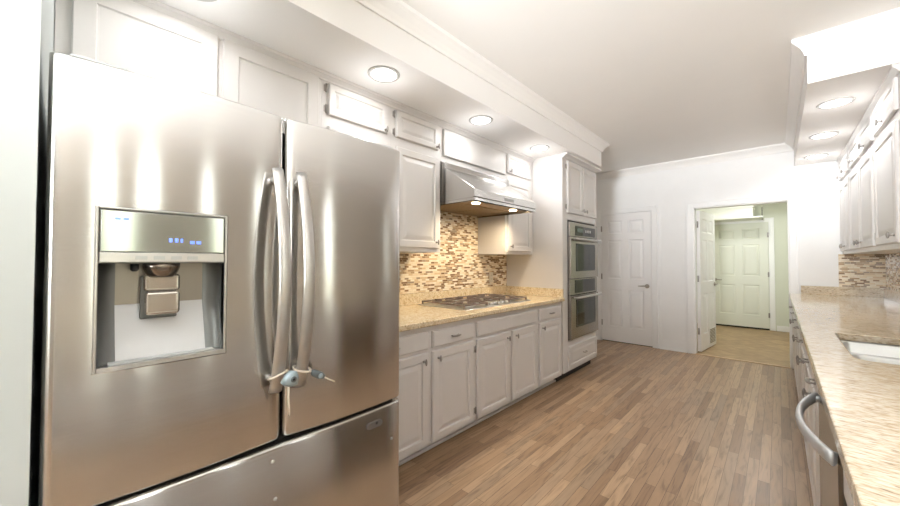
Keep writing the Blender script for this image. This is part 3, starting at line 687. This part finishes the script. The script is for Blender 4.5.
# adhesive lock plate on the freezer drawer
lp = MB().tube([(FX - .006, .79, .684), (FX - .0065, .835, .688)], .012, 12, True, .5)
lp = MB(); pts = [(y + .012 * math.cos(a), .686 + .012 * math.sin(a)) for y, a0 in ((.832, -90), (.786, 90)) for a in [math.radians(a0 + 180 * k / 8) for k in range(9)]]
lx = lambda y: door_x(y, FY0, FY1)
lpo = MB().loops([[Vector((lx(y) + .0005, y, z)) for y, z in pts], [Vector((lx(y) + .007, y, z)) for y, z in pts]]).build('lock_plate', mat('lock_plate_grey', L(92, 88, 85), .4, .15, var=.05), fz, .001)
MB().lathe((lx(.816) + .0072, .816, .69), (1, 0, 0), [(.006, 0), (.005, .001)], 10).build('keyhole', DARK, lpo)
for y, z in ((.436, .700), (.445, .585), (.895, .60)):
    MB().lathe((lx(y) + .0003, y, z), (1, 0, 0), [(.006, 0), (.005, .003), (.003, .0045)], 12).build('screw_stud', HANDLE, fz)

# cable locks tied round the handles
def ring_pts(cx, cy, cz, rx, ry, tilt, n=20):
    return [(cx + rx * math.cos(2 * PI * k / n), cy + ry * math.sin(2 * PI * k / n), cz + tilt * math.sin(2 * PI * k / n + .7)) for k in range(n + 1)]
hz = .965; hxx = FX + .014 + .062 * (1 - ((hz - 1.25) / .335) ** 2)
la = thing('cable_lock', 'pale blue-grey cable lock looped round the left refrigerator handle', 'lock', (hxx, .45, .955), 'cable locks on the refrigerator handles')
tear = [(.0, .026), (.020, .020), (.026, .002), (.022, -.018), (.004, -.022), (-.018, -.014), (-.026, -.004), (-.016, .012)]
fl = Fr((hxx + .020, .458, .955), (0, 1, 0), (0, 0, 1), (1, 0, 0))
MB().loops([[fl(a * s, b * s, w_) for a, b in tear] for s, w_ in ((.8, 0), (1, .006), (1, .016), (.8, .022), (.5, .024))], smooth=True).build('lock_body', LOCKM, la)
MB().lathe(fl(.006, .002, .0225), fl.w, [(.0085, 0), (.0085, .0035), (.006, .004)], 14).build('lock_dial', LOCKD, la)
MB().lathe(fl(.006, .002, .0266), fl.w, [(.004, 0), (.003, .001)], 10).build('keyhole', DARK, la)
MB().tube(ring_pts(hxx, .436, .967, .0225, .026, .010), .0032, 8, False).build('cable', CABLE, la)
MB().tube([fl(-.002, -.02, .01), fl(-.004, -.05, .012), fl(.0, -.08, .008), fl(.004, -.11, .0)], .003, 8).build('cable_end', CABLE, la)
ra = thing('cable_lock', 'darker grey cable lock with loose ends on the right refrigerator handle', 'lock', (hxx, .55, .945), 'cable locks on the refrigerator handles')
fr_ = Fr((hxx + .004, .552, .945), Vector((0, .86, -.5)), Vector((0, .5, .86)), (1, 0, 0))
tz = [(-.026, .005), (-.014, .011), (.012, .012), (.027, .006), (.027, -.006), (.010, -.012), (-.016, -.010)]
MB().loops([[fr_(a * s, b * s, w_) for a, b in tz] for s, w_ in ((.8, 0), (1, .005), (1, .015), (.75, .02))], smooth=True).build('lock_body', LOCKD, ra)
MB().lathe(fr_(.008, 0, .0202), fr_.w, [(.008, 0), (.007, .004)], 12).build('lock_dial', LOCKM, ra)
MB().tube(ring_pts(hxx, .509, .969, .0225, .026, -.008), .0032, 8, False).build('cable', CABLE, ra)
MB().tube([fr_(-.024, 0, .01), (hxx + .006, .530, .966)], .003, 8).build('cable_link', CABLE, ra)
MB().tube([fr_(.025, 0, .01), fr_(.045, -.002, .012), fr_(.072, -.002, .01)], .0024, 8).build('cable_end', CABLE, ra)

# ------------------------------------------------------------------ right hand side
fR = RIGHT(XR + .02)
bR = -(WR - XR - .02) + .002
GR = 'white base cabinets under the right counter'
base_unit(fR, bR, -.8, 1.352, 'near base cabinet under the right counter, on the camera side of the dishwasher', [(.80, 1.33, rz0, rz1, False)], [(.80, 1.33, dz0, dz1, None, None)], GR)
base_unit(fR, bR, 2.005, 2.92, 'sink base cabinet just past the dishwasher', [(2.03, 2.455, rz0, rz1, True), (2.475, 2.895, rz0, rz1, True)], [(2.03, 2.455, dz0, dz1, 2.41, None), (2.475, 2.895, dz0, dz1, 2.52, None)], GR, top=.70)
base_unit(fR, bR, 2.92, 3.70, 'right base cabinet second past the dishwasher with drawer pull', [(2.945, 3.675, rz0, rz1, True)], [(2.945, 3.30, dz0, dz1, 3.26, None), (3.32, 3.675, dz0, dz1, 3.36, None)], GR)
base_unit(fR, bR, 3.70, 4.75, 'right base cabinet third past the dishwasher with two drawers', [(3.725, 4.215, rz0, rz1, True), (4.235, 4.725, rz0, rz1, True)], [(3.725, 4.215, dz0, dz1, 4.17, None), (4.235, 4.725, dz0, dz1, 4.28, None)], GR)
base_unit(fR, bR, 4.75, 6.012, 'last right base cabinet against the doorway wall', [(4.775, 5.36, rz0, rz1, True), (5.38, 5.98, rz0, rz1, True)], [(4.775, 5.36, dz0, dz1, 5.31, None), (5.38, 5.98, dz0, dz1, 5.43, None)], GR)

dw = thing('dishwasher', 'stainless dishwasher under the right counter with a bowed bar handle', 'dishwasher', (XR + .3, 1.68, .02))
MB().box(1.356, 2.001, .02, .87, bR + .06, -.02, fR).build('tub_case', DARKGAP, dw)
fd = RIGHT(XR + .02)
MB().slab(fd, 1.362, 1.996, .11, .868, -.018, [(0, .018), (.006, .026)]).build('door', STEELO, dw)
MB().box(1.362, 1.996, .001, .105, -.09, -.075, fd).build('kick_plate', DARK, dw)
hm = MB(); pts = []
for k in range(25):
    s = -1 + 2 * k / 24; pts.append(fd(1.645 + .285 * s, .795, .035 + .054 * (1 - s * s)))
hm.tube(pts, [.019] * 25, 16, True, 1.0, .5)
for s in (-.93, .93): hm.tube([fd(1.645 + .285 * s, .795, .024), fd(1.645 + .285 * s, .795, .043)], .012, 10)
hm.build('handle', mat('dishwasher_handle', L(206, 207, 209), .42, .55, var=.02, vs=30), dw)

rc = thing('countertop', 'cream granite countertop along the right with an undermount sink cutout', 'countertop', (.45, 2.6, .8765))
SX0, SX1, SY0, SY1 = .222, .66, 2.16, 2.885
m = MB(); X0, X1, Y0, Y1, z0, z1 = .092, WR - .001, -.80, YF - .001, .8765, .914
# slab with rounded-corner sink hole: strips plus corner fillets
r = .06; hole = []
for cx, cy, a0 in ((SX1 - r, SY1 - r, 0), (SX0 + .03, SY1 - .03, 90), (SX0 + r, SY0 + r, 180), (SX1 - r, SY0 + r, 270)):
    rr = .03 if a0 == 90 else r
    hole += [(cx + rr * math.cos(math.radians(a0 + 90 * k / 8)), cy + rr * math.sin(math.radians(a0 + 90 * k / 8))) for k in range(9)]
n = len(hole)
outer = []
for k, (x, y) in enumerate(hole):
    q = k // 9; i = k % 9
    cxy = ((X1, Y1), (X0, Y1), (X0, Y0), (X1, Y0))[q]
    if i == 4: outer.append(cxy)
    elif (q == 0 and i < 4) or (q == 3 and i > 4): outer.append((X1, y))
    elif (q == 0) or (q == 1 and i < 4): outer.append((x, Y1))
    elif (q == 1) or (q == 2 and i < 4): outer.append((X0, y))
    else: outer.append((x, Y0))
vs = [Vector((x, y, z1)) for x, y in outer] + [Vector((x, y, z1)) for x, y in hole] + [Vector((x, y, z0)) for x, y in hole] + [Vector((x, y, z0)) for x, y in outer]
fs = []
for k in range(n):
    j = (k + 1) % n
    for a in range(4):
        b_ = (a + 1) % 4; fs.append((a * n + k, a * n + j, b_ * n + j, b_ * n + k))
m.add(vs, fs); m.build('counter_slab', GRAN_R, rc, .004)
MB().box(WR - .030, WR - .0105, 3.06, YF - .031, .9145, 1.012).box(X0 + .1, WR - .0105, YF - .030, YF - .0105, .9145, 1.012).build('upstand', GRAN_R, rc, .002)
struct('backsplash_right', MB().box(WR - .010, WR - .001, 3.05, YF - .011, .9145, 1.386), MOS_YZ, 'mosaic tile backsplash on the right wall under the cabinets', 'backsplash')
struct('backsplash_far', MB().box(.505, WR - .0005, YF - .010, YF - .001, .9145, 1.386), MOS_XZ, 'mosaic tile patch on the far wall in the right corner', 'backsplash')

sk = thing('kitchen_sink', 'stainless double bowl undermount sink in the right counter', 'sink', (.44, 2.5, .70))
SKT = .8755
def bowl(y0, y1, nm):
    def rr(x0, x1, ya, yb, r_, z):
        P = []
        for cx, cy, a0 in ((x1 - r_, yb - r_, 0), (x0 + r_, yb - r_, 90), (x0 + r_, ya + r_, 180), (x1 - r_, ya + r_, 270)):
            P += [Vector((cx + r_ * math.cos(math.radians(a0 + 90 * k / 6)), cy + r_ * math.sin(math.radians(a0 + 90 * k / 6)), z)) for k in range(7)]
        return P
    R_ = [rr(SX0 - .012, SX1 + .012, y0 - .004, y1 + .004, .05, SKT), rr(SX0 + .002, SX1 - .002, y0 + .006, y1 - .006, .05, SKT), rr(SX0 + .006, SX1 - .006, y0 + .01, y1 - .01, .05, SKT - .01), rr(SX0 + .012, SX1 - .012, y0 + .016, y1 - .016, .05, .73), rr(SX0 + .05, SX1 - .05, y0 + .05, y1 - .05, .05, .708)]
    MB().loops(R_, False, True, True).build(nm, STEELS, sk)
    MB().lathe(((SX0 + SX1) / 2, (y0 + y1) / 2, .709), (0, 0, 1), [(.045, 0), (.042, .003), (.02, .001)], 18).build('drain', CHROME, sk)
bowl(SY0 - .006, 2.508, 'bowl'); bowl(2.520, SY1 + .006, 'bowl')

# right upper cabinets
fRU = RIGHT(XRU + .02); bRU = -(WR - XRU - .02) + .002
GRU = 'white upper cabinets over the right counter'
def ru(y0, y1, label, cuts, kn):
    ds_ = []
    for (a, b), kk in zip(cuts, kn):
        ds_.append((a, b, 2.215, 2.41, RAISED_S, ((a + b) / 2, 2.24), None))
        ds_.append((a, b, 1.42, 2.15, RAISED, (kk, 1.468), b + .013 if kk < (a + b) / 2 else a - .011))
    return upper_unit(fRU, bRU, y0, y1, 1.385, ZU + .04, label, ds_, GRU)
ru(3.30, 4.05, 'nearest upper cabinet on the right, at the picture edge', [(3.36, 4.01)], [3.42])
ru(4.05, 5.26, 'middle upper cabinet on the right with two door pairs', [(4.10, 4.65), (4.69, 5.22)], [4.60, 4.74])
ru(5.26, YF - .012, 'farthest upper cabinet on the right, against the end wall', [(5.30, 5.65), (5.68, 6.0)], [5.61, 5.72])
struct('trim_12', MB().sweep([(XRU + .0195, 3.30), (XRU + .0195, YF - .012)][::-1], UC), PAINT, 'crown strip on top of the right upper cabinets', 'crown moulding')

# ------------------------------------------------------------------ recessed lights
RING = mat('light_trim_ring', L(186, 184, 181), .4, var=.01)
def downlight(x, y, label, group, pw=DOWN_POWER):
    t = thing('recessed_light', label, 'ceiling light', (x, y, ZS), group)
    MB().lathe((x, y, ZS - .0005), (0, 0, -1), [(.100, 0), (.100, .003), (.094, .007), (.080, .006), (.078, .0)], 32).build('trim_ring', RING, t)
    MB().lathe((x, y, ZS - .0055), (0, 0, -1), [(.077, 0), (.076, .0025), (.03, .004)], 32).build('lens', BULB, t)
    area('recessed_lamp', (x, y, ZS - .014), (0, 0, 0), .14, .14, pw * .6, DOWN_COL, 'DISK', math.radians(165))
    point_fill('soffit_glow_fill', (x, y, ZS - .19), .75 if x < 0 else .5, DOWN_COL, .05)  # point light added below the lens to brighten the soffit underside
for x, y, l in ((-1.795, .348, 'round recessed light in the left soffit, over the refrigerator end'), (-1.795, 1.333, 'round recessed light in the left soffit, nearest of those fully in view'), (-1.795, 2.318, 'round recessed light in the left soffit, in front of the range hood panel'), (-1.795, 3.304, 'round recessed light in the left soffit, closest to the oven tower')):
    downlight(x, y, l, 'recessed lights in the left soffit')
for x, y, l in ((.322, 3.82, 'round recessed light in the right soffit, largest and nearest'), (.322, 4.735, 'round recessed light in the right soffit, middle of the three'), (.322, 5.633, 'round recessed light in the right soffit, closest to the end wall')):
    downlight(x, y, l, 'recessed lights in the right soffit', DOWN_POWER_RIGHT)
